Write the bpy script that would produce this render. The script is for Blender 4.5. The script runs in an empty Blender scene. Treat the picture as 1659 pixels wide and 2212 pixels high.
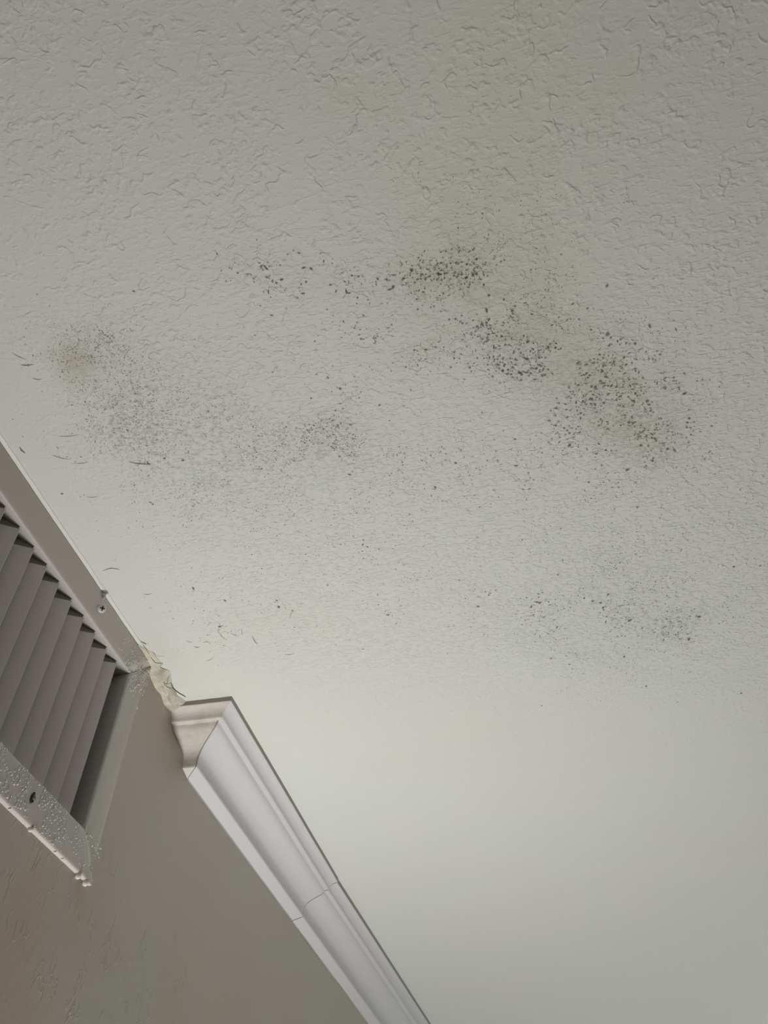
import bpy, bmesh, math, random
import numpy as np
from mathutils import Vector, Matrix, noise

scene = bpy.context.scene
COL = scene.collection
S = 0.8                     # metres from the eye up to the ceiling: every "u" below is in this unit
EYE = Vector((0.0, 0.0, 1.64))
CEIL_Z = EYE.z + S          # 2.44 m

def U(x, y, z):
    """room point from eye-relative units (z = 1 is the ceiling)"""
    return Vector((x * S, y * S, EYE.z + z * S))

# ------------------------------------------------------------------ camera
RW = ((0.9726034332967899, 0.23002940216517725, 0.033601126154162345),
      (-0.14466473197793267, 0.7120315091128533, -0.6870831429690483),
      (-0.1819743851783808, 0.6633985259027969, 0.7258014321899251))
FPX, CX, CY = 1900.0, 829.5, 1106.0
cam_data = bpy.data.cameras.new('camera')
cam = bpy.data.objects.new('camera', cam_data)
COL.objects.link(cam)
cam.matrix_world = Matrix(((RW[0][0], -RW[1][0], -RW[2][0], EYE.x),
                           (RW[0][1], -RW[1][1], -RW[2][1], EYE.y),
                           (RW[0][2], -RW[1][2], -RW[2][2], EYE.z),
                           (0, 0, 0, 1)))
cam_data.sensor_fit = 'VERTICAL'
cam_data.sensor_height = 24.0
cam_data.lens = 24.0 * FPX / 2212.0
cam_data.clip_start = 0.02
scene.camera = cam

# ------------------------------------------------------------------ light
w = bpy.data.worlds.new('room_air'); scene.world = w
w.use_nodes = True
w.node_tree.nodes['Background'].inputs[0].default_value = (1.0, 0.96, 0.9, 1)
w.node_tree.nodes['Background'].inputs[1].default_value = 0.05

def area(name, loc, direction, size, energy, color, spread=math.pi):
    d = bpy.data.lights.new(name, 'AREA'); d.shape = 'DISK'
    d.size = size; d.energy = energy; d.color = color; d.spread = spread
    o = bpy.data.objects.new(name, d); COL.objects.link(o)
    o.location = loc
    o.rotation_euler = Vector(direction).to_track_quat('-Z', 'Y').to_euler()
    return o
area('uplight', U(-0.66, 1.47, -1.25), (0.0, -0.03, 1), 0.25, 8.2, (0.995, 0.99, 0.975), math.radians(120))
area('floor_bounce_fill', (0.40, 3.0, 0.25), (0, 0, 1), 1.8, 3.2, (0.80, 0.95, 1.12), math.radians(110))  # fill lamp added in place of light bounced up off the floor
area('low_fill', (-0.1, 3.9, 0.6), (-0.05, -0.8, 0.8), 1.0, 4.4, (1.0, 0.95, 0.80), math.radians(140))  # unseen fill added low at the far end, not a window
area('far_fill', (1.0, 4.0, 1.5), (-0.3, -1, 0.2), 1.0, 4.8, (1.0, 0.97, 0.80), math.radians(150))  # added fill before the far wall; the room has no window there

area('near_fill', (-0.15, -0.35, 0.3), (0, 0.1, 1), 1.2, 0.9, (1.0, 0.90, 0.76), math.radians(110))  # weak warm fill added to lift the ceiling nearest the camera
scene.view_settings.view_transform = 'Standard'
scene.view_settings.look = 'None'
scene.view_settings.exposure = 0.04
scene.view_settings.gamma = 1.0
scene.view_settings.use_curve_mapping = False

# ------------------------------------------------------------------ helpers
def project(u):
    c = [sum(RW[i][k] * u[k] for k in range(3)) for i in range(3)]
    if c[2] < 0.05: return (-9999, -9999)
    return (FPX * c[0] / c[2] + CX, FPX * c[1] / c[2] + CY)
def ray(px, py):
    v = ((px - CX) / FPX, (py - CY) / FPX, 1.0)
    return Vector([sum(RW[i][k] * v[i] for i in range(3)) for k in range(3)])
def on_ceiling(px, py, z=1.0):
    r = ray(px, py); return r * (z / r.z)
def on_wall(px, py, x):
    r = ray(px, py); return r * (x / r.x)

def link(name, bm, mat, parent=None, smooth=False):
    me = bpy.data.meshes.new(name)
    bmesh.ops.recalc_face_normals(bm, faces=bm.faces[:])
    bm.to_mesh(me); bm.free()
    for m in (mat if isinstance(mat, (list, tuple)) else [mat]): me.materials.append(m)
    if smooth:
        for p in me.polygons: p.use_smooth = True
    o = bpy.data.objects.new(name, me); COL.objects.link(o)
    if parent:
        o.parent = parent
        o.matrix_parent_inverse = parent.matrix_world.inverted()
    return o
def structure(o, label=None):
    o['kind'] = 'structure'
    if label: o['label'] = label
    return o
def tag(o, label, cat, group=None, kind=None):
    o['label'] = label; o['category'] = cat
    if group: o['group'] = group
    if kind: o['kind'] = kind
    return o

class NT:
    def __init__(s, name):
        s.m = bpy.data.materials.new(name); s.m.use_nodes = True
        s.t = s.m.node_tree; s.p = s.t.nodes['Principled BSDF']; s.out = s.t.nodes['Material Output']
        tc = s.t.nodes.new('ShaderNodeTexCoord'); s.co = tc.outputs['Object']
    def n(s, typ, **kw):
        nd = s.t.nodes.new(typ)
        for k, v in kw.items(): setattr(nd, k, v)
        return nd
    def l(s, a, b): s.t.links.new(a, b)
    def val(s, x, sock):
        if hasattr(x, 'default_value') and hasattr(x, 'is_linked'): s.l(x, sock)
        else: sock.default_value = x
    def math(s, op, a, b=0.0, c=None, clamp=False):
        nd = s.n('ShaderNodeMath', operation=op); nd.use_clamp = clamp
        s.val(a, nd.inputs[0]); s.val(b, nd.inputs[1])
        if c is not None: s.val(c, nd.inputs[2])
        return nd.outputs[0]
    def noise(s, scale, detail=2.0, rough=0.5, vec=None, dist=0.0):
        nd = s.n('ShaderNodeTexNoise'); nd.inputs['Scale'].default_value = scale
        nd.inputs['Detail'].default_value = detail; nd.inputs['Roughness'].default_value = rough
        nd.inputs['Distortion'].default_value = dist
        s.l(vec or s.co, nd.inputs['Vector']); return nd.outputs['Fac']
    def mapping(s, scale, loc=(0, 0, 0), rot=(0, 0, 0)):
        nd = s.n('ShaderNodeMapping'); nd.inputs['Scale'].default_value = scale
        nd.inputs['Location'].default_value = loc; nd.inputs['Rotation'].default_value = rot
        s.l(s.co, nd.inputs['Vector']); return nd.outputs[0]
    def step(s, x, lo, hi):
        nd = s.n('ShaderNodeMapRange'); nd.interpolation_type = 'SMOOTHSTEP'
        s.val(x, nd.inputs[0]); nd.inputs[1].default_value = lo; nd.inputs[2].default_value = hi
        return nd.outputs[0]
    def mix(s, fac, a, b):
        nd = s.n('ShaderNodeMix', data_type='RGBA')
        s.val(fac, nd.inputs[0])
        for x, k in ((a, 6), (b, 7)):
            if isinstance(x, tuple): nd.inputs[k].default_value = (*x, 1)
            else: s.l(x, nd.inputs[k])
        return nd.outputs[2]
    def attr(s, name):
        nd = s.n('ShaderNodeAttribute'); nd.attribute_name = name; return nd.outputs['Fac']
    def bump(s, h, dist, strength=1.0, prev=None):
        nd = s.n('ShaderNodeBump'); nd.inputs['Distance'].default_value = dist
        s.val(strength, nd.inputs['Strength']); s.l(h, nd.inputs['Height'])
        if prev is not None: s.l(prev, nd.inputs['Normal'])
        return nd.outputs[0]
    def set(s, color=None, rough=0.5, spec=0.5, normal=None, metallic=0.0):
        if color is not None:
            if isinstance(color, tuple): s.p.inputs['Base Color'].default_value = (*color, 1)
            else: s.l(color, s.p.inputs['Base Color'])
        s.val(rough, s.p.inputs['Roughness']); s.p.inputs['Specular IOR Level'].default_value = spec
        s.p.inputs['Metallic'].default_value = metallic
        if normal is not None: s.l(normal, s.p.inputs['Normal'])
        return s.m

# ------------------------------------------------------------------ materials
def mat_ceiling():
    k = NT('textured_ceiling_paint')
    relief = k.attr('relief')
    # knock-down texture: short curled ridges, small plateaus and lumps left by the trowel
    a = k.noise(44, 2.0, 0.45, dist=0.2)
    b = k.noise(88, 1.0, 0.4, vec=k.mapping((1, 1, 1), (3.1, 7.7, 0)), dist=0.25)
    c = k.noise(165, 1.0, 0.4, vec=k.mapping((1, 1, 1), (6.1, 1.7, 0)))
    g1 = k.step(k.noise(52, 1.0, 0.5, vec=k.mapping((1, 1, 1), (9, 2, 0))), 0.52, 0.62)
    g2 = k.step(k.noise(14, 2.0, 0.5, vec=k.mapping((1, 1, 1), (1, 8, 4))), 0.30, 0.60)
    ridge_a = k.math('SUBTRACT', 1.0, k.step(k.math('ABSOLUTE', k.math('SUBTRACT', a, 0.5)), 0.0, 0.045))
    plat_b = k.step(b, 0.57, 0.67)
    lump_c = k.step(c, 0.55, 0.74)
    h = k.math('MULTIPLY', ridge_a, g1)
    h = k.math('ADD', h, k.math('MULTIPLY', k.math('MULTIPLY', plat_b, g2), 0.85))
    h = k.math('ADD', h, k.math('MULTIPLY', k.math('MULTIPLY', lump_c, g2), 0.60))
    h = k.math('MULTIPLY', h, relief)
    fine = k.noise(430, 3.0, 0.65)
    h = k.math('ADD', h, k.math('MULTIPLY', fine, 0.27))
    h = k.math('ADD', h, k.math('MULTIPLY', k.math('MULTIPLY', k.step(k.noise(190, 2.0, 0.5, vec=k.mapping((0.62, 1.25, 1)), dist=0.3), 0.47, 0.68), k.attr('midrelief')), 0.88))
    nrm = k.bump(h, 0.0011, 0.60)
    base = (0.76, 0.763, 0.747)
    var = k.noise(2.6, 3.0, 0.55)
    col = k.mix(k.math('MULTIPLY', k.step(var, 0.50, 0.60), 0.30), base, (0.79, 0.735, 0.715))
    var2 = k.noise(1.9, 3.0, 0.55, vec=k.mapping((1, 1, 1), (5, 5, 5)))
    col = k.mix(k.math('MULTIPLY', k.step(var2, 0.50, 0.62), 0.35), col, (0.745, 0.745, 0.665))
    blot = k.step(k.noise(26, 4.0, 0.6), 0.35, 0.65)
    ye = k.math('MULTIPLY', k.attr('yellow'), k.math('MULTIPLY_ADD', blot, 0.6, 0.5), clamp=True)
    col = k.mix(ye, col, (0.56, 0.53, 0.39))
    mott = k.step(k.noise(190, 4.0, 0.66), 0.46, 0.66)
    gr = k.math('MULTIPLY', k.attr('grime'), k.math('MULTIPLY_ADD', mott, 0.85, 0.12), clamp=True)
    col = k.mix(gr, col, (0.30, 0.31, 0.28))
    wall_tint = k.attr('bare')
    col = k.mix(wall_tint, col, (0.66, 0.655, 0.65))
    return k.set(col, 0.62, 0.35, nrm)

def mat_wall():
    k = NT('beige_wall_paint')
    rel = k.attr('relief')
    v = k.mapping((1, 1, 0.42), (0, 0, 0), (math.radians(10), 0, 0))
    a = k.noise(66, 3.0, 0.5, vec=v, dist=0.5)
    ridge = k.math('SUBTRACT', 1.0, k.step(k.math('ABSOLUTE', k.math('SUBTRACT', a, 0.5)), 0.0, 0.03))
    gate = k.step(k.noise(24, 2.0, 0.5), 0.50, 0.64)
    h = k.math('MULTIPLY', k.math('MULTIPLY', ridge, gate), k.math('MULTIPLY_ADD', rel, 1.2, 0.18))
    f2 = k.noise(120, 3.0, 0.6, vec=v)
    h = k.math('ADD', h, k.math('MULTIPLY', f2, k.math('MULTIPLY_ADD', rel, 0.55, 0.10)))
    nrm = k.bump(h, 0.0010, 0.6)
    col = k.mix(k.math('MULTIPLY', k.step(k.noise(3.1, 3.0, 0.5), 0.42, 0.62), k.math('MULTIPLY_ADD', rel, 0.9, 0.12)),
                (0.555, 0.525, 0.46), (0.58, 0.49, 0.405))
    col = k.mix(k.attr('stain'), col, (0.52, 0.42, 0.335))
    return k.set(col, 0.5, 0.35, nrm)

def mat_paint(name, col, rough=0.4, spec=0.4, bump=0.0, scale=60, dirt=None):
    k = NT(name)
    c = col
    if dirt: c = k.mix(k.step(k.noise(dirt[1], 4.0, 0.6), dirt[2], dirt[3]), col, dirt[0])
    n = k.bump(k.noise(scale, 3.0, 0.5), bump, 0.6) if bump else None
    return k.set(c, rough, spec, n)

M_CEIL = mat_ceiling()
M_WALL = mat_wall()
M_TRIM = mat_paint('white_trim_paint', (0.66, 0.652, 0.66), 0.42, 0.35, 0.0007, 70)
M_TRIM_END = mat_paint('old_white_trim_paint', (0.70, 0.675, 0.62), 0.5, 0.3, 0.0022, 55,
                       dirt=((0.56, 0.50, 0.42), 22, 0.45, 0.80))
M_SEAM = mat_paint('dirty_caulk', (0.42, 0.40, 0.33), 0.7, 0.2, 0.001, 90)
M_VENT = mat_paint('vent_enamel', (0.61, 0.575, 0.54), 0.38, 0.45, 0.0004, 90)
def mat_stile():
    k = NT('vent_enamel_overpainted')
    sp = k.n('ShaderNodeSeparateXYZ'); k.l(k.co, sp.inputs[0])
    t = k.math('ADD', sp.outputs[1], k.math('MULTIPLY', k.noise(28, 3.0, 0.5), 0.012))
    low = k.math('MULTIPLY', k.math('SUBTRACT', 1.92 + 0.42, sp.outputs[2]), 0.06)
    t = k.math('ADD', t, low)
    c = k.mix(k.step(t, 1.165 * S, 1.200 * S), (0.61, 0.585, 0.565), (0.555, 0.525, 0.46))
    return k.set(c, 0.42, 0.4, k.bump(k.noise(90, 3.0, 0.5), 0.0006, 0.6))
M_STILE = mat_stile()
M_SLAT = mat_paint('slat_enamel', (0.60, 0.56, 0.525), 0.42, 0.4, 0.0003, 40)
M_TAB = mat_paint('slat_tab_shaded', (0.24, 0.225, 0.20), 0.6, 0.3)  # darker colour paints in the shade behind the slat tops
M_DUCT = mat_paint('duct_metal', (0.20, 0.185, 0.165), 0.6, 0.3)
M_CAULK = mat_paint('white_caulk', (0.80, 0.78, 0.74), 0.45, 0.4, 0.003, 60)
M_CREAM = mat_paint('cream_plaster', (0.70, 0.67, 0.56), 0.7, 0.2, 0.004, 60,
                    dirt=((0.58, 0.54, 0.42), 60, 0.45, 0.62))
M_CRACK = mat_paint('crack_dark', (0.17, 0.155, 0.12), 0.9, 0.1)
M_STEEL = mat_paint('zinc_screw', (0.72, 0.72, 0.70), 0.3, 0.5)
M_DARKSTEEL = mat_paint('corroded_steel', (0.13, 0.145, 0.14), 0.45, 0.5, 0.002, 200)
M_BLACK = mat_paint('recess_black', (0.035, 0.035, 0.032), 0.7, 0.2)
M_FLOOR = mat_paint('floor_tile', (0.33, 0.30, 0.26), 0.5, 0.4)
M_PLAIN = mat_paint('plain_wall_paint', (0.27, 0.25, 0.22), 0.6, 0.3)

def mat_water():
    k = NT('water')
    k.set((0.80, 0.785, 0.76), 0.12, 0.7)
    k.p.inputs['Transmission Weight'].default_value = 0.06
    k.p.inputs['IOR'].default_value = 1.33
    return k.m
M_WATER = mat_water()

def mat_mould():
    k = NT('mould')
    c = k.mix(k.attr('tone'), (0.33, 0.325, 0.275), (0.13, 0.125, 0.10))
    k.set(c, 0.9, 0.1)
    tr = k.n('ShaderNodeBsdfTransparent'); mx = k.n('ShaderNodeMixShader')
    k.l(k.attr('cover'), mx.inputs[0]); k.l(tr.outputs[0], mx.inputs[1]); k.l(k.p.outputs[0], mx.inputs[2])
    k.l(mx.outputs[0], k.out.inputs['Surface'])
    return k.m
M_MOULD = mat_mould()

# ------------------------------------------------------------------ the setting
WX = -0.782           # wall plane (u)
VX = -0.774           # face of the vent frame (u)
XMIN, XMAX = WX, 3.0
YMIN, YMAX = -1.7, 5.2

def gauss(px, py, blobs):
    t = 0.0
    for (bx, by, sx, sy, rot, amp) in blobs:
        dx, dy = px - bx, py - by
        c, s = math.cos(math.radians(rot)), math.sin(math.radians(rot))
        a, b = (dx * c + dy * s) / sx, (-dx * s + dy * c) / sy
        q = a * a + b * b
        if q < 14: t += amp * math.exp(-0.5 * q)
    return t

YELLOW = [(160, 785, 34, 30, 10, .75), (1010, 610, 150, 110, 25, .33), (1270, 800, 150, 90, 30, .33),
          (1060, 440, 160, 130, 60, .14), (1390, 900, 80, 70, 30, .24), (880, 760, 60, 25, -10, .16),
          (770, 215, 80, 40, 0, .12), (1250, 190, 260, 150, 0, .10), (345, 1420, 26, 45, -35, .35)]
GRIME = [(260, 900, 70, 60, 20, .50), (235, 740, 45, 30, 0, .36), (420, 830, 130, 70, 15, .28),
         (430, 960, 150, 60, 8, .30), (720, 940, 60, 50, 20, .40), (480, 1060, 170, 70, 0, .20),
         (960, 610, 110, 45, -8, .30), (1130, 730, 90, 50, 20, .38), (1270, 860, 110, 55, 28, .42),
         (1390, 930, 60, 60, 30, .42), (640, 600, 80, 25, 15, .20), (1350, 1250, 110, 70, 10, .24),
         (1360, 1335, 60, 30, 20, .30), (1480, 1345, 50, 25, -25, .34), (1240, 1400, 110, 35, 15, .22),
         (860, 1000, 260, 60, 5, .14), (1120, 1310, 70, 40, 10, .15), (140, 720, 80, 50, 0, .15)]

def build_ceiling():
    xs = list(np.arange(WX - 0.03, 0.75, 0.0125)) + list(np.linspace(0.8, XMAX, 8))
    ys = list(np.linspace(YMIN, 0.0, 8)) + list(np.arange(0.03, 2.2, 0.0125)) + list(np.arange(2.2, 3.8, 0.04)) + list(np.linspace(3.9, YMAX, 6))
    bm = bmesh.new()
    lr = bm.verts.layers.float.new('relief'); ly = bm.verts.layers.float.new('yellow')
    lg = bm.verts.layers.float.new('grime'); lb = bm.verts.layers.float.new('bare'); lm = bm.verts.layers.float.new('midrelief')
    grid = []
    for x in xs:
        row = []
        for y in ys:
            v = bm.verts.new(U(x, y, 1.0))
            px, py = project((x, y, 1.0))
            inside = -300 < px < 2000 and -300 < py < 2600
            # the texture was not carried up to the wall nor past the far part of the ceiling
            far = 1.0 - min(1.0, max(0.0, (y - 1.15 - 0.10 * (x + 0.78)) / 0.60))
            edge = min(1.0, max(0.0, (x - WX - 0.05) / 0.22))
            v[lr] = (0.10 + 0.90 * far) * (0.30 + 0.70 * edge)
            v[lm] = (0.30 + 1.20 * min(1.0, max(0.0, (y - 0.35) / 0.7))) * (1.0 - 0.88 * min(1.0, max(0.0, (y - 1.20 - 0.16 * (x + 0.78)) / 0.24))) * (0.25 + 0.75 * edge)
            if inside:
                v[ly] = gauss(px, py, YELLOW); v[lg] = gauss(px, py, GRIME)
            v[lb] = 0.35 * max(0.0, 1.0 - max(0.0, (x - WX - 0.02)) / 0.10) * (1.0 if y < 1.3 else 0.0)
            row.append(v)
        grid.append(row)
    for i in range(len(xs) - 1):
        for j in range(len(ys) - 1):
            bm.faces.new((grid[i][j], grid[i + 1][j], grid[i + 1][j + 1], grid[i][j + 1]))
    # slab thickness above
    x0, x1, y0, y1 = xs[0], xs[-1], ys[0], ys[-1]
    t = [bm.verts.new(U(x, y, 1.12)) for x, y in ((x0, y0), (x1, y0), (x1, y1), (x0, y1))]
    bm.faces.new(t)
    n, m = len(xs) - 1, len(ys) - 1
    bm.faces.new([grid[i][0] for i in range(n + 1)] + [t[1], t[0]])
    bm.faces.new([grid[i][m] for i in range(n + 1)] + [t[2], t[3]])
    bm.faces.new([grid[0][j] for j in range(m + 1)] + [t[3], t[0]])
    bm.faces.new([grid[n][j] for j in range(m + 1)] + [t[2], t[1]])
    structure(link('ceiling', bm, M_CEIL))
build_ceiling()

# vent rectangle on the wall (u)
VY0, VY1, VZ0, VZ1 = 0.345, 1.217, 0.5785, 0.9985
OY0, OY1, OZ0, OZ1 = 0.411, 1.151, 0.6405, 0.934

def build_wall():
    ys = sorted(set([OY0 - 0.01, OY1 + 0.02] + list(np.linspace(YMIN, 0.33, 6)) + [v for v in np.arange(0.45, 1.9, 0.0125) if abs(v - OY1 - 0.02) > 0.004] + list(np.linspace(1.95, YMAX, 20))))
    zs = sorted(set([OZ0 - 0.012, OZ1 + 0.012] + list(np.linspace(-2.05, 0.0, 8)) + [v for v in np.arange(0.05, 1.0, 0.0125) if abs(v - OZ0 + 0.012) > 0.004 and abs(v - OZ1 - 0.012) > 0.004] + [1.0, 1.02]))
    bm = bmesh.new()
    lr = bm.verts.layers.float.new('relief'); ls = bm.verts.layers.float.new('stain')
    def surf(y, z):
        # hollow in the plaster around the end of the moulding
        a = math.exp(-((y - 1.37) / 0.06) ** 2 - ((z - 0.955) / 0.06) ** 2)
        return WX - 0.014 * a + 0.0012 * noise.noise(Vector((y * 6, z * 6, 1.7)))
    grid = []
    for y in ys:
        row = []
        for z in zs:
            v = bm.verts.new(U(surf(y, z), y, z))
            px, py = project((WX, y, z))
            v[lr] = min(1.0, gauss(px, py, [(60, 2100, 190, 200, 0, .9), (330, 2180, 150, 90, 0, .45), (260, 1760, 40, 60, 0, .35), (110, 1930, 100, 90, 0, .4)]))
            v[ls] = min(1.0, gauss(px, py, [(352, 1560, 24, 60, -8, .55), (330, 1480, 22, 30, 0, .3), (172, 1925, 9, 22, 0, .8), (170, 1990, 26, 60, 15, .25), (60, 2010, 110, 60, 0, .25)]))
            row.append(v)
        grid.append(row)
    for i in range(len(ys) - 1):
        for j in range(len(zs) - 1):
            cy, cz = (ys[i] + ys[i + 1]) / 2, (zs[j] + zs[j + 1]) / 2
            if OY0 - 0.01 < cy < OY1 + 0.02 and OZ0 - 0.012 < cz < OZ1 + 0.012: continue
            bm.faces.new((grid[i][j], grid[i + 1][j], grid[i + 1][j + 1], grid[i][j + 1]))
    geom = bmesh.ops.extrude_face_region(bm, geom=bm.faces[:])
    for v in [g for g in geom['geom'] if isinstance(g, bmesh.types.BMVert)]: v.co.x = (WX - 0.14) * S
    o = structure(link('wall_left', bm, M_WALL))
    return surf
wall_surf = build_wall()

def slab(name, lo, hi, mat):
    bm = bmesh.new(); bmesh.ops.create_cube(bm, size=1.0)
    for v in bm.verts:
        v.co = Vector([(lo[k] + hi[k]) / 2 + v.co[k] * (hi[k] - lo[k]) for k in range(3)])
    return structure(link(name, bm, mat))
X0, X1, Y0, Y1 = (WX - 0.14) * S, XMAX * S, YMIN * S, YMAX * S
slab('floor', (X0, Y0, -0.1), (X1, Y1, 0.0), M_FLOOR)
slab('wall_right', (X1, Y0, 0.0), (X1 + 0.1, Y1, CEIL_Z), M_PLAIN)
slab('wall_back', (X0, Y0 - 0.1, 0.0), (X1 + 0.1, Y0, CEIL_Z), M_PLAIN)
slab('wall_front', (X0, Y1, 0.0), (X1 + 0.1, Y1 + 0.1, CEIL_Z), M_PLAIN)

# ------------------------------------------------------------------ crown moulding
# (projection from wall, drop from ceiling), in u, top to bottom
PROF = [(.1195, 0), (.1190, .0095), (.1165, .0105), (.1120, .0112), (.1070, .0125), (.1020, .0152), (.0975, .0195),
        (.0950, .0240), (.0940, .0278), (.0930, .0284), (.0835, .0290), (.0822, .0300), (.0805, .0335), (.0765, .0372),
        (.0700, .0405), (.0620, .0440), (.0540, .0477), (.0460, .0518), (.0380, .0570), (.0320, .0630),
        (.0286, .0700), (.0272, .0780), (.0266, .0860), (.0264, .0915), (.0250, .0925), (.0010, .1000), (.0, .1035)]
MY = 1.461            # outer mitre reference: y = MY - p
YJ = 2.165            # butt joint between the two long lengths
def loft(bm, rings, mats=None, seam_faces=1):
    for a, b in zip(rings[:-1], rings[1:]):
        for i in range(len(a) - 1):
            f = bm.faces.new((a[i], a[i + 1], b[i + 1], b[i]))
            f.material_index = 1 if i < seam_faces else 0
            f.smooth = not (i in (0, 9, 10, 23, 24, 25))
def cap(bm, ring, extra):
    ring = [bm.verts.new(v.co) for v in ring]
    ex = [bm.verts.new(e) for e in extra]
    bm.faces.new(ring + ex)
def pscale(y):
    if y < YJ: return 1.0 - 0.065 * (y - 1.35) / (YJ - 1.35)
    return 0.918 + 0.137 * (y - YJ) / (3.33 - YJ)
def moulding_run(name, ya, yb, mitre, n):
    bm = bmesh.new(); rings = []
    for k in range(n + 1):
        t = k / n; ring = []
        for (p, d) in PROF:
            y = ya + (yb - ya) * t
            if mitre and k == 0: y = MY - p
            elif mitre: y = (MY - p) + (yb - (MY - p)) * t
            s = pscale(y) if not (mitre and k == 0) else 1.0
            wob = 0.0006 * noise.noise(Vector((y * 5, p * 9, d * 9)))
            ring.append(bm.verts.new(U(WX + p * s + wob + (0.002 if p > .001 else 0), y, 1 - d - (0.0008 if not mitre else 0))))
        rings.append(ring)
    loft(bm, rings)
    for r, y, m in ((rings[0], ya, mitre), (rings[-1], yb, False)):
        if m: cap(bm, r, [U(WX + .0, MY, .90), U(WX, MY, 1.0)])
        else: cap(bm, r, [U(WX, y, 1.0)])
    return structure(link(name, bm, [M_TRIM, M_SEAM]))
moulding_run('trim_1', None or 0.0, YJ - 0.0015, True, 30)
moulding_run('trim_2', YJ + 0.0015, YMAX, False, 40)

def moulding_return():
    bm = bmesh.new(); rings = []
    n = 26
    rnd = random.Random(3)
    for k in range(n + 1):
        t = k / n; ring = []
        for i, (p, d) in enumerate(PROF):
            # runs from the mitre back into the wall, its face looking towards -y
            x = WX + p + (-0.018 - p) * t
            rough = 0.0009 * noise.noise(Vector((x * 60, i * 0.9, 2.0))) * (0 < i < len(PROF) - 1) * min(1, 8 * t)
            if i in (6, 7, 8): rough += 0.0022 * max(0, noise.noise(Vector((x * 85, 3.3, 1.0)))) * min(1, 8 * t)
            ring.append(bm.verts.new(U(x + 0.002 * (1 - t), MY - p - rough, 1 - d + 0.5 * rough)))
        rings.append(ring)
    loft(bm, rings)
    r = rings[-1]; cap(bm, r, [U(WX - .018, MY + .0, 1.0)])
    return structure(link('trim_3', bm, [M_TRIM_END, M_SEAM]))
end_piece = moulding_return()
def mitre_crack():
    bm = bmesh.new(); secs = []
    idx = range(10, len(PROF) - 1)
    for i in idx:
        p, d = PROF[i]
        wd = 0.0011 if i < 22 else 0.0008
        c = Vector((WX + p + 0.001, MY - p - 0.001, 1 - d - 0.0006))
        a = c + Vector((-wd * .5, -wd * .5, -0.0002)); b = c + Vector((wd * .5, wd * .5, -0.0002))
        secs.append([bm.verts.new(U(*(a))), bm.verts.new(U(*(c + Vector((0.0009, -0.0009, -0.0004))))), bm.verts.new(U(*b)), bm.verts.new(U(*(c + Vector((-0.001, 0.001, 0.002)))))])
    for q, r in zip(secs[:-1], secs[1:]):
        for i in range(4): bm.faces.new((q[i], q[(i + 1) % 4], r[(i + 1) % 4], r[i]))
    bm.faces.new(secs[0]); bm.faces.new(secs[-1])
    link('mitre_crack', bm, M_SEAM, end_piece)
mitre_crack()

# ------------------------------------------------------------------ the vent
vent = bpy.data.objects.new('air_vent', None); COL.objects.link(vent)
vent.location = U(WX, (VY0 + VY1) / 2, VZ0)
bpy.context.view_layer.update()
tag(vent, 'beige louvred air vent grille mounted high on the wall against the ceiling', 'air vent')

def build_rails():
    # profile of the flange from its outer edge inwards: (inset 0..1 across the flange, x)
    FX = VX
    prof = [(0.0, WX - 0.002), (0.0, FX - 0.0022), (0.015, FX - 0.0010), (0.045, FX - 0.0002), (0.09, FX), (0.5, FX),
            (0.90, FX), (0.955, FX - 0.0003), (0.985, FX - 0.0012), (1.0, FX - 0.0030), (1.0, WX - 0.034), (0.96, WX - 0.034)]
    outer = [(VY0, VZ0), (VY1, VZ0), (VY1, VZ1), (VY0, VZ1)]
    inner = [(OY0, OZ0), (OY1, OZ0), (OY1, OZ1), (OY0, OZ1)]
    for e in range(4):
        a, b = e, (e + 1) % 4
        bm = bmesh.new(); rings = []
        n = 30
        oa, ob, ia, ib = [Vector((*q, 0)) for q in (outer[a], outer[b], inner[a], inner[b])]
        gap = 0.0004
        for k in range(n + 1):
            t = k / n
            ga = gap if a in (2, 3) else 0.0; gb = gap if b in (2, 3) else 0.0
            ring = []
            for (s, x) in prof:
                if e == 1 and x > WX and s < 0.5:      # painted over into the wall on this side
                    ramp = min(1.0, max(0.0, (t - 0.005) / 0.05)) * min(1.0, (1.0 - t) / 0.05)
                    x = x * (1 - ramp) + (WX - 0.0002 + (FX - WX) * s / 0.5) * ramp
                A = oa.lerp(ia, s); B = ob.lerp(ib, s)
                d = (B - A).normalized()
                A = A + d * ga; B = B - d * gb
                q = A.lerp(B, t)
                wob = 0.0007 * noise.noise(Vector((q.x * 7, q.y * 7, e))) if x > WX - .01 else 0
                ring.append(bm.verts.new(U(x + wob, q.x, q.y)))
            rings.append(ring)
        for r0, r1 in zip(rings[:-1], rings[1:]):
            for i in range(len(prof) - 1):
                f = bm.faces.new((r0[i], r0[i + 1], r1[i + 1], r1[i])); f.smooth = i not in (0, 8, 9)
        bm.faces.new(rings[0]); bm.faces.new(rings[-1])
        link('frame_rail', bm, M_STILE if e == 1 else M_VENT, vent)
build_rails()

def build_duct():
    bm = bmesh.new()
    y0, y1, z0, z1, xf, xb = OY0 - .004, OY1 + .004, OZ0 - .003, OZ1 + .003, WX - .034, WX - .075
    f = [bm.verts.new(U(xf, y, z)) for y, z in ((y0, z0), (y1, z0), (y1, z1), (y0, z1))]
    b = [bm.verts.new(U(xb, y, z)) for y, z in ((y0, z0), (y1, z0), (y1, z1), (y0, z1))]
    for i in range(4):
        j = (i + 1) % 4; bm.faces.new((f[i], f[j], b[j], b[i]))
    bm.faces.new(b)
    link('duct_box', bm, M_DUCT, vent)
build_duct()

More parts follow.
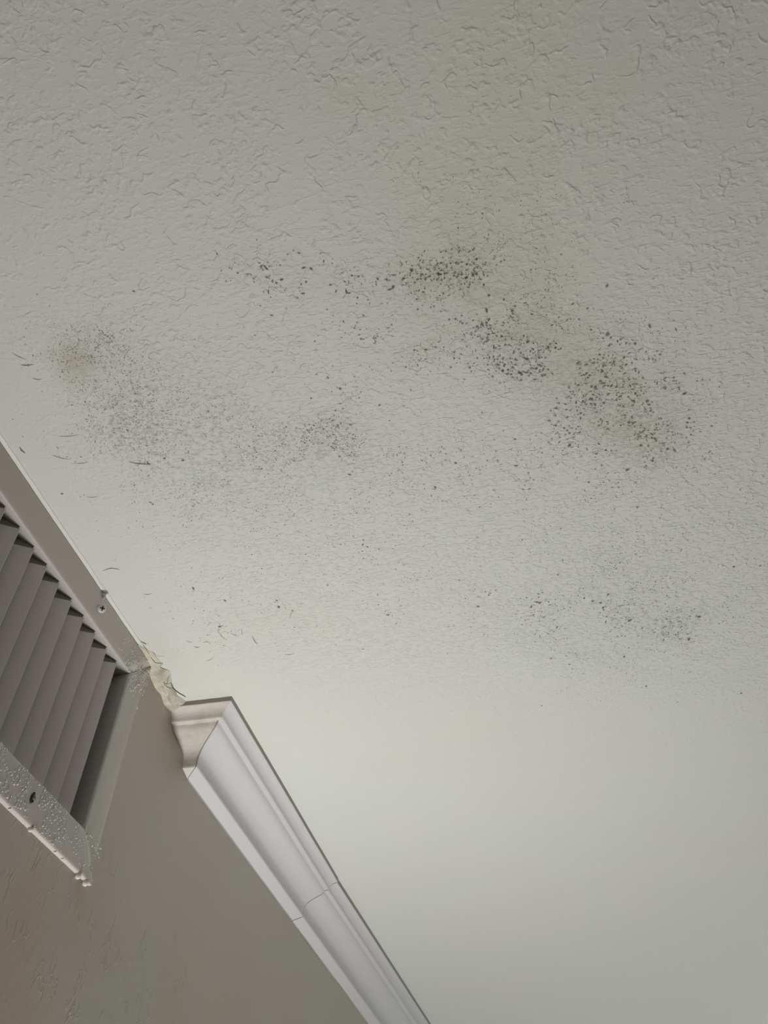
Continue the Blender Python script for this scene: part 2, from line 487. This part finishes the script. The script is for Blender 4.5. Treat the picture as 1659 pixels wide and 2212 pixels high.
def louver_bm(seed):
    """one upright blade: a curved face whose ends stop short of the frame, on a flat tab that reaches it"""
    bm = bmesh.new()
    rnd = random.Random(seed)
    nx = WX + 0.0002          # nose
    # section in (x,y): from the nose back and towards -y
    sec = []
    m = 22
    for i in range(m + 1):
        t = i / m
        x = -0.030 * t
        y = -0.052 * t
        bow = 0.0030 * math.sin(math.pi * min(1, t * 1.15))
        sec.append((x + bow * 0.86, y - bow * 0.5))
    th = 0.0016
    def prism(zlo, zhi, pts, curl=0.0):
        top, bot, top2, bot2 = [], [], [], []
        for i, (x, y) in enumerate(pts):
            t = i / (len(pts) - 1)
            zt = zhi - curl * (0.06 + 0.94 * min(1, t * 1.9) ** 0.8) 
            top.append(bm.verts.new(U(nx + x, y, zt))); bot.append(bm.verts.new(U(nx + x, y, zlo)))
            top2.append(bm.verts.new(U(nx + x - th * 0.6, y + th, zt))); bot2.append(bm.verts.new(U(nx + x - th * 0.6, y + th, zlo)))
        for i in range(len(pts) - 1):
            for q in ((top[i], top[i + 1], bot[i + 1], bot[i]), (top2[i], bot2[i], bot2[i + 1], top2[i + 1]),
                      (top[i], top2[i], top2[i + 1], top[i + 1]), (bot[i], bot[i + 1], bot2[i + 1], bot2[i])):
                bm.faces.new(q)
        bm.faces.new((top[0], bot[0], bot2[0], top2[0])); bm.faces.new((top[-1], top2[-1], bot2[-1], bot[-1]))
    prism(OZ0 + 0.0005, OZ1 - 0.0022, sec, curl=0.0165)
    for f in bm.faces: f.material_index = 0
    nf = len(bm.faces)
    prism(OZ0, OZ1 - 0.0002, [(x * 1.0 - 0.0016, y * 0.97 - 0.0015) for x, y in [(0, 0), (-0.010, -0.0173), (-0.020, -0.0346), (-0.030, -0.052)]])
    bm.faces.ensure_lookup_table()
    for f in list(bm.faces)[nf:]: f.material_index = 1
    return bm
SLAT_Y = [1.1105, 1.0705, 1.0260, 0.9835, 0.9400, 0.8965, 0.8560, 0.8150, 0.7712]
while SLAT_Y[-1] > OY0 + 0.085: SLAT_Y.append(SLAT_Y[-1] - 0.0424)
proto = None
rs = random.Random(5)
for i, y in enumerate(SLAT_Y):
    if proto is None:
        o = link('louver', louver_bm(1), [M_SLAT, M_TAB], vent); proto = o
    else:
        o = proto.copy(); COL.objects.link(o)
    o.location = (0, (y + 0.0035) * S, 0)

def lathe(bm, prof, seg, frame, mat_index=0):
    """prof: (radius, height); frame: Matrix placing local z along the outward normal"""
    rings = []
    for r, h in prof:
        if r == 0: rings.append([bm.verts.new(frame @ Vector((0, 0, h)))])
        else: rings.append([bm.verts.new(frame @ Vector((r * math.cos(2 * math.pi * k / seg), r * math.sin(2 * math.pi * k / seg), h))) for k in range(seg)])
    for a, b in zip(rings[:-1], rings[1:]):
        for k in range(seg):
            j = (k + 1) % seg
            if len(a) == 1: vs = (a[0], b[k], b[j])
            elif len(b) == 1: vs = (a[k], a[j], b[0])
            else: vs = (a[k], a[j], b[j], b[k])
            f = bm.faces.new(vs); f.material_index = mat_index; f.smooth = True
def facing_x(loc, tilt=(0, 0), spin=0.0):
    z = Vector((1, tilt[0], tilt[1])).normalized()
    q = z.to_track_quat('Z', 'Y')
    return Matrix.Translation(loc) @ q.to_matrix().to_4x4() @ Matrix.Rotation(spin, 4, 'Z')

def cross_bm(fr, L, W, h):
    bm = bmesh.new()
    for a in (0, math.pi / 2):
        pts = [(-L, -W * .35), (-W, -W), (W, -W), (L, -W * .35), (L, W * .35), (W, W), (-W, W), (-L, W * .35)]
        m = fr @ Matrix.Rotation(a, 4, 'Z')
        up = [bm.verts.new(m @ Vector((x, y, h + (0.00002 if a else 0)))) for x, y in pts]
        dn = [bm.verts.new(m @ Vector((x, y, h - 0.0006))) for x, y in pts]
        bm.faces.new(up); bm.faces.new(dn)
        for i in range(8): bm.faces.new((up[i], up[(i + 1) % 8], dn[(i + 1) % 8], dn[i]))
    return bm
def screw(px, py, r, mat, slot, label, tilt, sink=0.0, spin=0.6):
    c = on_wall(px, py, VX); loc = U(*c) 
    fr = facing_x(loc + Vector((-sink, 0, 0)), tilt, spin)
    bm = bmesh.new()
    lathe(bm, [(r * .55, -0.001), (r * .9, 0.0002), (r, 0.0012), (r * .97, 0.0022), (r * .8, 0.0031), (r * .5, 0.0036), (0, 0.0038)], 32, fr)
    o = link('screw', bm, mat, vent); o['label'] = label
    link('cross_slot', cross_bm(fr, r * .60, r * .17, 0.0040), slot, o)
    return o, fr
screw(216, 1315, 0.0062, M_STEEL, M_BLACK, 'bright round-headed cross-slot screw in the top rail', (-0.55, -0.50), sink=-0.0020, spin=0.25)

# corroded lower screw, sunk in a dark ragged hole
def lower_screw():
    c = on_wall(70, 1723, VX); fr = facing_x(U(*c), (0, 0), 0)
    bm = bmesh.new(); n = 26
    rim, mid = [], []
    for k in range(n):
        a = 2 * math.pi * k / n
        rr = 0.0062 * (1 + 0.16 * noise.noise(Vector((math.cos(a) * 1.4, math.sin(a) * 1.4, 4))))
        ry, rz = rr * 0.62 * math.cos(a), rr * 1.18 * math.sin(a)
        if math.sin(a) > 0: ry *= 1 - 0.55 * math.sin(a)
        base = U(*c)
        rim.append(bm.verts.new(base + Vector((0.0004, ry, rz))))
        mid.append(bm.verts.new(base + Vector((0.0012, ry * .86, rz * .86))))
    for k in range(n):
        j = (k + 1) % n; bm.faces.new((rim[k], rim[j], mid[j], mid[k]))
    bm.faces.new(mid)
    hole = link('screw', bm, M_BLACK, vent); hole['label'] = 'dark corroded screw sunk in the wet bottom rail'
    bm = bmesh.new()
    fr2 = facing_x(U(*c) + Vector((0.0002, 0.0012, 0.0006)), (0.25, 0.1), 0.3)
    lathe(bm, [(0.0030, 0.0), (0.0033, 0.0012), (0.0026, 0.0022), (0, 0.0025)], 20, fr2)
    link('screw_head', bm, M_DARKSTEEL, hole)
lower_screw()

# small painted-over knob on the upper edge of the top rail
bm = bmesh.new()
lathe(bm, [(0.0052, -0.003), (0.0050, 0.0), (0.0038, 0.0022), (0, 0.0034)], 24, facing_x(U(VX - 0.0005, 1.006, 0.9935), (0, -0.15)))
link('paint_blob', bm, M_VENT, vent)

# ------------------------------------------------------------------ caulk and plaster at the corner
def bead(name, pts, width, seed, mat, z_on=1.0):
    """irregular bead of filler in the corner between ceiling and wall face: pts = (y, width on ceiling, height down)"""
    bm = bmesh.new(); rings = []
    for (y, wdt, hgt, x0) in pts:
        ring = []
        for k in range(6):
            a = k / 5
            x = x0 + wdt * (1 - a); z = 1.0 - hgt * math.sin(a * math.pi / 2) * 0.9 - 0.0006
            j = 0.10 * min(wdt, 0.02) * (1.0 if seed > 2 else 0.35)
            x += 1.3 * j * noise.noise(Vector((y * 75, a * 4.3, seed))); z += 1.1 * j * noise.noise(Vector((y * 55, a * 5, seed + 5)))
            ring.append(bm.verts.new(U(x, y, min(z, 0.9996))))
        ring.append(bm.verts.new(U(x0 - 0.004, y, 1.0 - hgt))); ring.append(bm.verts.new(U(x0 - 0.004, y, 1.0005))); 
        rings.append(ring)
    for a, b in zip(rings[:-1], rings[1:]):
        m = len(a)
        for i in range(m):
            bm.faces.new((a[i], a[(i + 1) % m], b[(i + 1) % m], b[i]))
    bm.faces.new(rings[0]); bm.faces.new(rings[-1])
    return link(name, bm, mat, smooth=False)
pts = []
y = 0.35
while y < 1.166:
    pts.append((y, 0.0068 + 0.0008 * noise.noise(Vector((y * 22, 0, 1))), 0.0022 + 0.0003 * noise.noise(Vector((y * 30, 3, 1))), VX - 0.0008))
    y += 0.006
o = bead('caulk_bead', pts, 0, 1.0, M_CAULK)
tag(o, 'thin white caulk bead along the top rail of the vent where it meets the ceiling', 'caulk')

def cream():
    pts = []
    y = 1.150
    prof = [(1.150, .004, .004), (1.17, .012, .004), (1.185, .024, .005), (1.20, .020, .006), (1.215, .022, .012), (1.235, .034, .020), (1.26, .036, .024),
            (1.275, .026, .026), (1.29, .028, .024), (1.31, .024, .024), (1.33, .030, .020), (1.345, .034, .014), (1.352, .022, .010)]
    ys = np.arange(1.150, 1.352, 0.0034)
    for y in ys:
        for a, b in zip(prof[:-1], prof[1:]):
            if a[0] <= y <= b[0]:
                t = (y - a[0]) / (b[0] - a[0]); wd = a[1] + (b[1] - a[1]) * t; hg = a[2] + (b[2] - a[2]) * t
        f = 0.86 + 0.30 * noise.noise(Vector((y * 42, 2, 7))) + 0.25 * noise.noise(Vector((y * 19, 2, 3)))
        x0 = WX - 0.004 if y > 1.22 else VX - 0.001
        pts.append((y, wd * f, hg * (1 + .3 * noise.noise(Vector((y * 30, 9, 1)))), x0))
    o = bead('plaster_patch', pts, 0, 4.0, M_CREAM)
    tag(o, 'cracked cream plaster crumbling in the corner between the vent and the white moulding', 'plaster')
    # cracks that run over the patch and out over the ceiling
    for line, w in (([(354, 1478), (361, 1484), (367, 1487), (374, 1487), (380, 1493), (387, 1498), (396, 1503), (401, 1506)], 1.5),
                    ([(326, 1420), (331, 1427), (336, 1432), (344, 1433), (352, 1432)], 1.0),
                    ([(352, 1474), (360, 1478), (364, 1470)], 1.3), ([(303, 1386), (312, 1390), (316, 1393)], 0.9),
                    ([(309, 1392), (317, 1404), (322, 1414)], 0.8)):
        bm = bmesh.new(); L, R_ = [], []
        P = [U(*on_ceiling(x, y, 0.985 if x < 372 and y > 1400 else 0.9985)) for x, y in line]
        for i, p in enumerate(P):
            d = (P[min(i + 1, len(P) - 1)] - P[max(i - 1, 0)]).normalized(); nn = Vector((-d.y, d.x, 0)).normalized()
            ww = 0.00042 * w * (0.35 if i in (0, len(P) - 1) else 1.0)
            L.append(p + nn * ww); R_.append(p - nn * ww)
        up = [[bm.verts.new(q + Vector((0, 0, h))) for q in side] for side in (L, R_) for h in (0, 0.0006)]
        for i in range(len(P) - 1):
            for s0, s1 in ((0, 2), (1, 3), (0, 1), (2, 3)):
                bm.faces.new((up[s0][i], up[s0][i + 1], up[s1][i + 1], up[s1][i]))
        link('crack', bm, M_CRACK, o)
cream()

# ------------------------------------------------------------------ mould on the ceiling
def stroke(x0, y0, x1, y1, r=1.6, t=.45, bow=1.5):
    n = max(3, int(math.hypot(x1 - x0, y1 - y0) / 2.2)); L = math.hypot(x1 - x0, y1 - y0)
    return [(x0 + (x1 - x0) * k / n - (y1 - y0) / L * bow * math.sin(math.pi * k / n), y0 + (y1 - y0) * k / n + (x1 - x0) / L * bow * math.sin(math.pi * k / n),
             r * (0.6 + 0.4 * math.sin(math.pi * k / n)), t) for k in range(n + 1)]

def speckles(name, clusters, seed, label):
    rnd = random.Random(seed)
    bm = bmesh.new()
    lt = bm.verts.layers.float.new('tone'); lc = bm.verts.layers.float.new('cover')
    def dot(px, py, rpx, tone, cover):
        c = on_ceiling(px, py)
        if c.x < WX + 0.02: return
        if c.x < WX + 0.128 and c.y > 1.33: return
        dist = c.length
        r = 0.64 * rpx * dist / FPX * S
        P = U(c.x, c.y, 1.0) + Vector((0, 0, -0.00035 - rnd.random() * 0.0002))
        n = 8
        st = 1.0 + rnd.random() * 0.45; ang = rnd.random() * math.pi
        if rnd.random() < .15: st += 0.6
        ca, sa = math.cos(ang), math.sin(ang)
        cv = bm.verts.new(P + Vector((0, 0, -0.0003))); cv[lt] = tone; cv[lc] = cover
        r1, r2 = [], []
        for k in range(n):
            a = 2 * math.pi * k / n
            f = 0.75 + 0.5 * rnd.random()
            q = (math.cos(a) * st * f, math.sin(a) * f / st ** .5)
            dx, dy = (q[0] * ca - q[1] * sa) * r, (q[0] * sa + q[1] * ca) * r
            v = bm.verts.new(P + Vector((dx * .62, dy * .62, -0.0001))); v[lt] = tone; v[lc] = cover * .9; r1.append(v)
            v = bm.verts.new(P + Vector((dx * 1.35, dy * 1.35, 0.0001))); v[lt] = tone; v[lc] = 0.0; r2.append(v)
        for k in range(n):
            j = (k + 1) % n
            bm.faces.new((cv, r1[k], r1[j])); bm.faces.new((r1[k], r2[k], r2[j], r1[j]))
    for cl in clusters:
        if len(cl) == 4 and not isinstance(cl[3], tuple):     # one colony seen by itself
            x, y, r, t = cl; dot(x, y, r, t, 0.72); continue
        bx, by, sx, sy, rot, n, rmin, rmax, tone = cl
        n = int(n * 2.1); rmax *= 0.92
        c, s = math.cos(math.radians(rot)), math.sin(math.radians(rot))
        k = 0; tries = 0
        while k < n and tries < n * 12:
            tries += 1
            a, b = rnd.gauss(0, sx), rnd.gauss(0, sy)
            x, y = bx + a * c - b * s, by + a * s + b * c
            q = on_ceiling(x, y)
            if noise.noise(Vector((q.x * 14, q.y * 14, seed))) + 0.5 * noise.noise(Vector((q.x * 34, q.y * 34, seed))) < -0.10 + 0.25 * (rnd.random() - .5): continue
            u = rnd.random() ** 2.4
            dot(x, y, rmin + (rmax - rmin) * u, min(1, max(0, tone + rnd.uniform(-.3, .3))), 0.24 + 0.36 * u + rnd.uniform(-.08, .12))
            k += 1
    o = link(name, bm, M_MOULD)
    tag(o, label, 'mould', 'black mould patches on the ceiling', 'stuff')
    return o

speckles('mould_patch', [
    (975, 600, 85, 42, 8, 300, 1.0, 3.6, .75), (1045, 660, 22, 62, -8, 90, 1.2, 4.4, .9), (940, 590, 60, 16, -10, 80, 1.3, 4.6, .9),
    (880, 740, 75, 34, 10, 170, 1.0, 3.4, .7), (1140, 720, 90, 42, 20, 240, 1.0, 3.8, .7), (1120, 800, 55, 20, 12, 90, 1.2, 4.8, .9),
    (1270, 830, 120, 60, 30, 480, 1.0, 4.0, .75), (1390, 900, 70, 70, 30, 330, 1.0, 4.4, .75), (1240, 930, 60, 40, 20, 120, 1.0, 3.6, .7),
    (1180, 600, 170, 110, 30, 320, 0.8, 2.2, .35), (1400, 760, 110, 80, 20, 180, 0.8, 2.4, .4), (1050, 500, 120, 70, 30, 140, .8, 2.2, .35),
    (1380, 1010, 90, 40, 10, 90, 1.0, 3.2, .6),
    (947, 591, 5.0, 1.0), (890, 583, 4.6, .9), (849, 620, 5.6, .9), (842, 625, 4.4, .9), (1021, 593, 4.8, .9), (1051, 671, 5.2, 1.0),
    (1056, 690, 4.6, 1.0), (1051, 697, 4.8, 1.0), (1056, 638, 4.2, .9), (1045, 615, 3.8, .9), (984, 689, 3.8, .9), (780, 732, 3.8, .9),
    (895, 756, 3.6, .9), (920, 755, 3.8, .9), (1123, 806, 6.0, .9), (1158, 796, 5.4, .9), (1201, 882, 3.4, 1.0), (1140, 738, 5.6, .6),
    (1200, 751, 4.2, .9), (1248, 784, 4.2, .9), (1312, 722, 6.6, .4), (1301, 801, 4.4, .9), (1276, 862, 6.5, .6), (1478, 850, 5.8, .7),
    (1398, 866, 6.0, .7), (1384, 962, 4.8, .7), (1231, 961, 5.6, .8), (1355, 1015, 5.6, .6), (1311, 617, 5.0, .5), (1372, 742, 4.6, .6),
    (816, 602, 4.0, .9), (1080, 782, 3.0, 1.0), (1403, 704, 5.0, .5)], 11,
    'largest mould patch, a dark speckled diagonal band on the upper right of the ceiling')
speckles('mould_patch', [
    (640, 600, 75, 26, 14, 75, 1.2, 4.0, .8), (745, 640, 45, 34, 30, 36, 1.2, 3.4, .7), (590, 610, 30, 24, 0, 18, 1.1, 3.0, .6),
    (656, 578, 4.4, .9), (672, 580, 4.6, .9), (608, 604, 5.4, .9), (661, 609, 3.6, .9), (714, 615, 3.8, .8), (726, 629, 3.4, .9),
    (748, 630, 4.6, .9), (754, 633, 3.6, .9), (772, 643, 3.4, .9), (576, 580, 3.6, .8), (587, 681, 3.6, .8), (580, 631, 3.6, .8), (760, 595, 3.4, .9)], 12,
    'small loose line of mould dots left of the big dark band on the ceiling')
speckles('mould_patch', [
    (260, 880, 75, 70, 20, 620, .8, 2.4, .35), (210, 740, 85, 34, 5, 240, .8, 2.4, .35), (420, 850, 150, 60, 15, 480, .8, 2.2, .3),
    (470, 980, 170, 50, 6, 560, .8, 2.4, .4), (160, 780, 45, 30, 0, 110, .9, 2.6, .25), (420, 1080, 150, 50, 5, 300, .8, 2.4, .45),
    (395, 994, 5.0, .8), (275, 929, 3.4, .6), (320, 1000, 4.2, .7), (355, 990, 4.0, .7), (325, 1085, 3.4, 1.0), (134, 1066, 4.2, .7), (289, 629, 3.2, .9), (184, 868, 2.6, .8),
    (290, 1048, 2.6, .9), (330, 1089, 3, .7)] + stroke(27, 762, 56, 776) + stroke(46, 788, 72, 787, 2.4) + stroke(72, 817, 90, 819) + stroke(43, 966, 54, 978, 2.8, .9) + stroke(128, 942, 170, 939) + stroke(113, 983, 150, 992) + stroke(160, 1000, 190, 998) + stroke(188, 1073, 210, 1072) + stroke(222, 1233, 258, 1230, 2.2, .7, -4) + stroke(310, 1283, 328, 1282) + stroke(280, 998, 325, 1002, 2.2, .8), 13,
    'faint grey mould haze on the ceiling above the vent')
speckles('mould_patch', [
    (715, 945, 55, 50, 20, 260, .9, 3.2, .6), (700, 860, 110, 70, 10, 110, .9, 3.0, .55), (800, 1010, 180, 50, 5, 240, .8, 2.8, .55),
    (930, 900, 140, 90, 0, 160, .7, 1.9, .45), (1080, 1010, 120, 40, 8, 130, .8, 3.2, .65), (640, 1130, 230, 60, 0, 260, .7, 2.2, .55), (900, 1140, 240, 70, 0, 200, .7, 2.0, .55),
    (735, 839, 4.8, .9), (755, 1025, 4.0, .8), (820, 875, 3.4, .8), (672, 860, 3.0, .8), (984, 1000, 4.8, .7), (940, 1052, 4.0, .9), (618, 922, 3.2, .8), (1115, 1006, 4.0, .8),
    (708, 815, 3.4, .7), (725, 887, 3.6, .7), (1130, 1057, 3, .9), (1036, 1095, 2.6, 1.0)], 14,
    'middle mould patch of fine dots scattered over the centre of the ceiling')
speckles('mould_patch', [
    (1240, 1040, 60, 30, 10, 110, .8, 2.8, .65), (1350, 1240, 110, 60, 10, 330, .7, 2.4, .55), (1150, 1310, 60, 26, 12, 110, .8, 3.2, .8), (1360, 1330, 60, 30, 25, 170, .8, 2.8, .6),
    (1480, 1350, 45, 22, -28, 120, .8, 3.0, .65), (1240, 1400, 90, 26, 18, 130, .7, 2.4, .65), (1050, 1320, 50, 30, 20, 60, .7, 2.6, .8), (1440, 1180, 140, 80, 0, 150, .7, 2.4, .5),
    (1360, 1430, 160, 60, 0, 90, .6, 2.0, .6), (1200, 1190, 120, 60, 0, 80, .6, 2.2, .6),
    (1297, 1302, 4.6, .8), (1281, 1298, 4.6, .7), (1303, 1312, 4.4, .9), (1166, 1302, 4.4, 1.0), (1161, 1300, 4.2, .9), (1147, 1311, 4.0, .7), (1190, 1422, 3.2, 1.0), (1348, 1418, 4.0, .9),
    (1585, 1224, 3.8, .9), (1642, 1222, 3.0, .9), (1510, 1332, 5.2, .6), (1488, 1381, 4.4, .8), (1396, 1482, 3.4, .8), (1056, 1285, 3.0, .9), (1033, 1310, 4.4, .7), (1205, 1241, 3.4, .8),
    (1203, 1355, 3.4, .9), (1262, 1292, 3, 1.0), (1128, 1166, 2.4, .9), (1230, 1435, 3.2, .9), (1601, 1497, 3.8, .7), (1170, 1524, 2.6, .8), (1314, 1284, 4.6, .7), (1360, 1340, 5.0, .6)], 15,
    'mould patch of fine black dots low on the right side of the ceiling')
speckles('mould_patch', [
    (560, 1290, 130, 40, 0, 100, .6, 2.2, .7), (490, 1370, 40, 24, 0, 60, .7, 2.4, .5), (840, 1320, 70, 24, -8, 60, .6, 2.2, .7), (780, 1180, 25, 14, 0, 24, 1.0, 2.8, .9), (760, 1210, 130, 30, 0, 80, .7, 2.2, .7), (910, 1252, 24, 7, 0, 26, .8, 2.0, .8),
    (475, 1353, 4.6, 1.0), (598, 1297, 2.8, 1.0), (602, 1311, 4.6, .9), (632, 1319, 3.2, .8), (418, 1271, 4.0, .9), (486, 1297, 3.8, .6), (784, 1176, 3.0, 1.0), (794, 1181, 2.8, 1.0), (785, 1166, 3.0, .8),
    (816, 1285, 2.4, 1.0), (856, 1347, 2.6, 1.0), (784, 1402, 2.4, .9), (755, 1382, 2.2, .8), (992, 1253, 2.6, .9), (708, 1264, 2.4, .9), (660, 1197, 2.4, .9), (838, 1328, 4.4, .3), (636, 1355, 2.2, .8), (544, 1198, 2.2, .8), (566, 1228, 2.4, .9)] + stroke(546, 1375, 556, 1391, 2.2, .8) + stroke(472, 1356, 474, 1368) + stroke(474, 1368, 490, 1382) + stroke(523, 1358, 524, 1372) + stroke(500, 1368, 516, 1373) + stroke(632, 1320, 627, 1336) + stroke(404, 1384, 416, 1387) + stroke(420, 1396, 431, 1397, 2.2) + stroke(438, 1388, 456, 1392, 1.8, .5, -4) + stroke(445, 1428, 462, 1419) + stroke(616, 1413, 636, 1411), 16,
    'sparse mould dots on the ceiling just above the end of the moulding')

# ------------------------------------------------------------------ condensation
def dome(bm, c, r, h, n=8, st=1.0):
    cv = bm.verts.new(c + Vector((h, 0, 0))); r1, r2, r3 = [], [], []
    for k in range(n):
        a = 2 * math.pi * k / n; y, z = r * math.cos(a), r * math.sin(a) * st
        r1.append(bm.verts.new(c + Vector((h * .82, y * .5, z * .5))))
        r2.append(bm.verts.new(c + Vector((h * .45, y * .87, z * .87))))
        r3.append(bm.verts.new(c + Vector((-0.0002, y, z))))
    for k in range(n):
        j = (k + 1) % n
        bm.faces.new((cv, r1[k], r1[j])); bm.faces.new((r1[k], r2[k], r2[j], r1[j])); bm.faces.new((r2[k], r3[k], r3[j], r2[j]))
def condensation():
    rnd = random.Random(21); bm = bmesh.new(); placed = []
    def scatter(n, fn, rlo, rhi):
        k = 0; tr = 0
        while k < n and tr < n * 30:
            tr += 1
            y, z, ok = fn()
            if not ok: continue
            if noise.noise(Vector((y * 40, z * 40, 2.2))) < -0.12: continue
            r = rlo + (rhi - rlo) * rnd.random() ** 2.2
            if any((y - a) ** 2 + (z - b) ** 2 < ((r + c) / S * 0.98) ** 2 for a, b, c in placed): continue
            if not (z < OZ0 - .0015 or z > OZ1 + .0015 or y > OY1 + .0015): continue
            placed.append((y, z, r)); dome(bm, U(VX + 0.0001, y, z), r, r * 0.55, 8, 1 + .3 * rnd.random()); k += 1
    def low():
        y = rnd.uniform(0.72, 1.215); z = rnd.uniform(VZ0 + .002, OZ0)
        keep = rnd.random() < (1.0 if y < 1.10 else 0.75 if y < 1.15 else .35) * (0.45 + 0.55 * (z - VZ0) / (OZ0 - VZ0))
        return y, z, keep and ((y - 1.0055) / .012) ** 2 + ((z - .6135) / .014) ** 2 > 1
    scatter(620, low, 0.0008, 0.0019)
    def high():
        y = rnd.gauss(1.178, 0.034); z = rnd.gauss(0.955, 0.028)
        return y, z, 1.08 < y < 1.214 and z < VZ1 - .003 and z > 0.86
    scatter(230, high, 0.0007, 0.0019)
    o = link('condensation', bm, M_WATER, smooth=True)
    tag(o, 'beads of condensation on the lower and right rails of the vent', 'water', kind='stuff')
condensation()

def drop(px, py, r, label, stretch=1.25, dy=0.0):
    c = on_wall(px, py, VX - 0.003)
    top = U(c.x, c.y, VZ0)
    bm = bmesh.new()
    fr = Matrix.Translation(Vector((top.x, top.y, top.z))) @ Matrix.Rotation(math.pi, 4, 'X')
    lathe(bm, [(r * .95, -0.0006), (r, r * .25), (r * .93, r * .6 * stretch), (r * .68, r * .95 * stretch), (r * .35, r * 1.15 * stretch), (0, r * 1.22 * stretch)], 18, fr)
    o = link('water_drop', bm, M_WATER)
    tag(o, label, 'water drop', 'drops hanging from the vent')
for a in ((65, 1795, 0.0034, 'large clear drop hanging midway along the lower edge of the vent', 1.0),
          (170, 1888, 0.0040, 'bright drop hanging just before the lower right corner of the vent', 1.3),
          (186, 1903, 0.0042, 'rounded drop hanging at the very corner of the lower vent edge', 1.25),
          (21, 1746, 0.0018, 'small drop on the lower vent edge nearest the left border', 0.9),
          (118, 1841, 0.0018, 'small drop on the lower vent edge between the large drop and the corner', 0.9),
          (134, 1857, 0.0016, 'tiny drop on the lower vent edge next to the corner drops', 0.9)):
    drop(a[0], a[1], a[2], a[3], a[4])
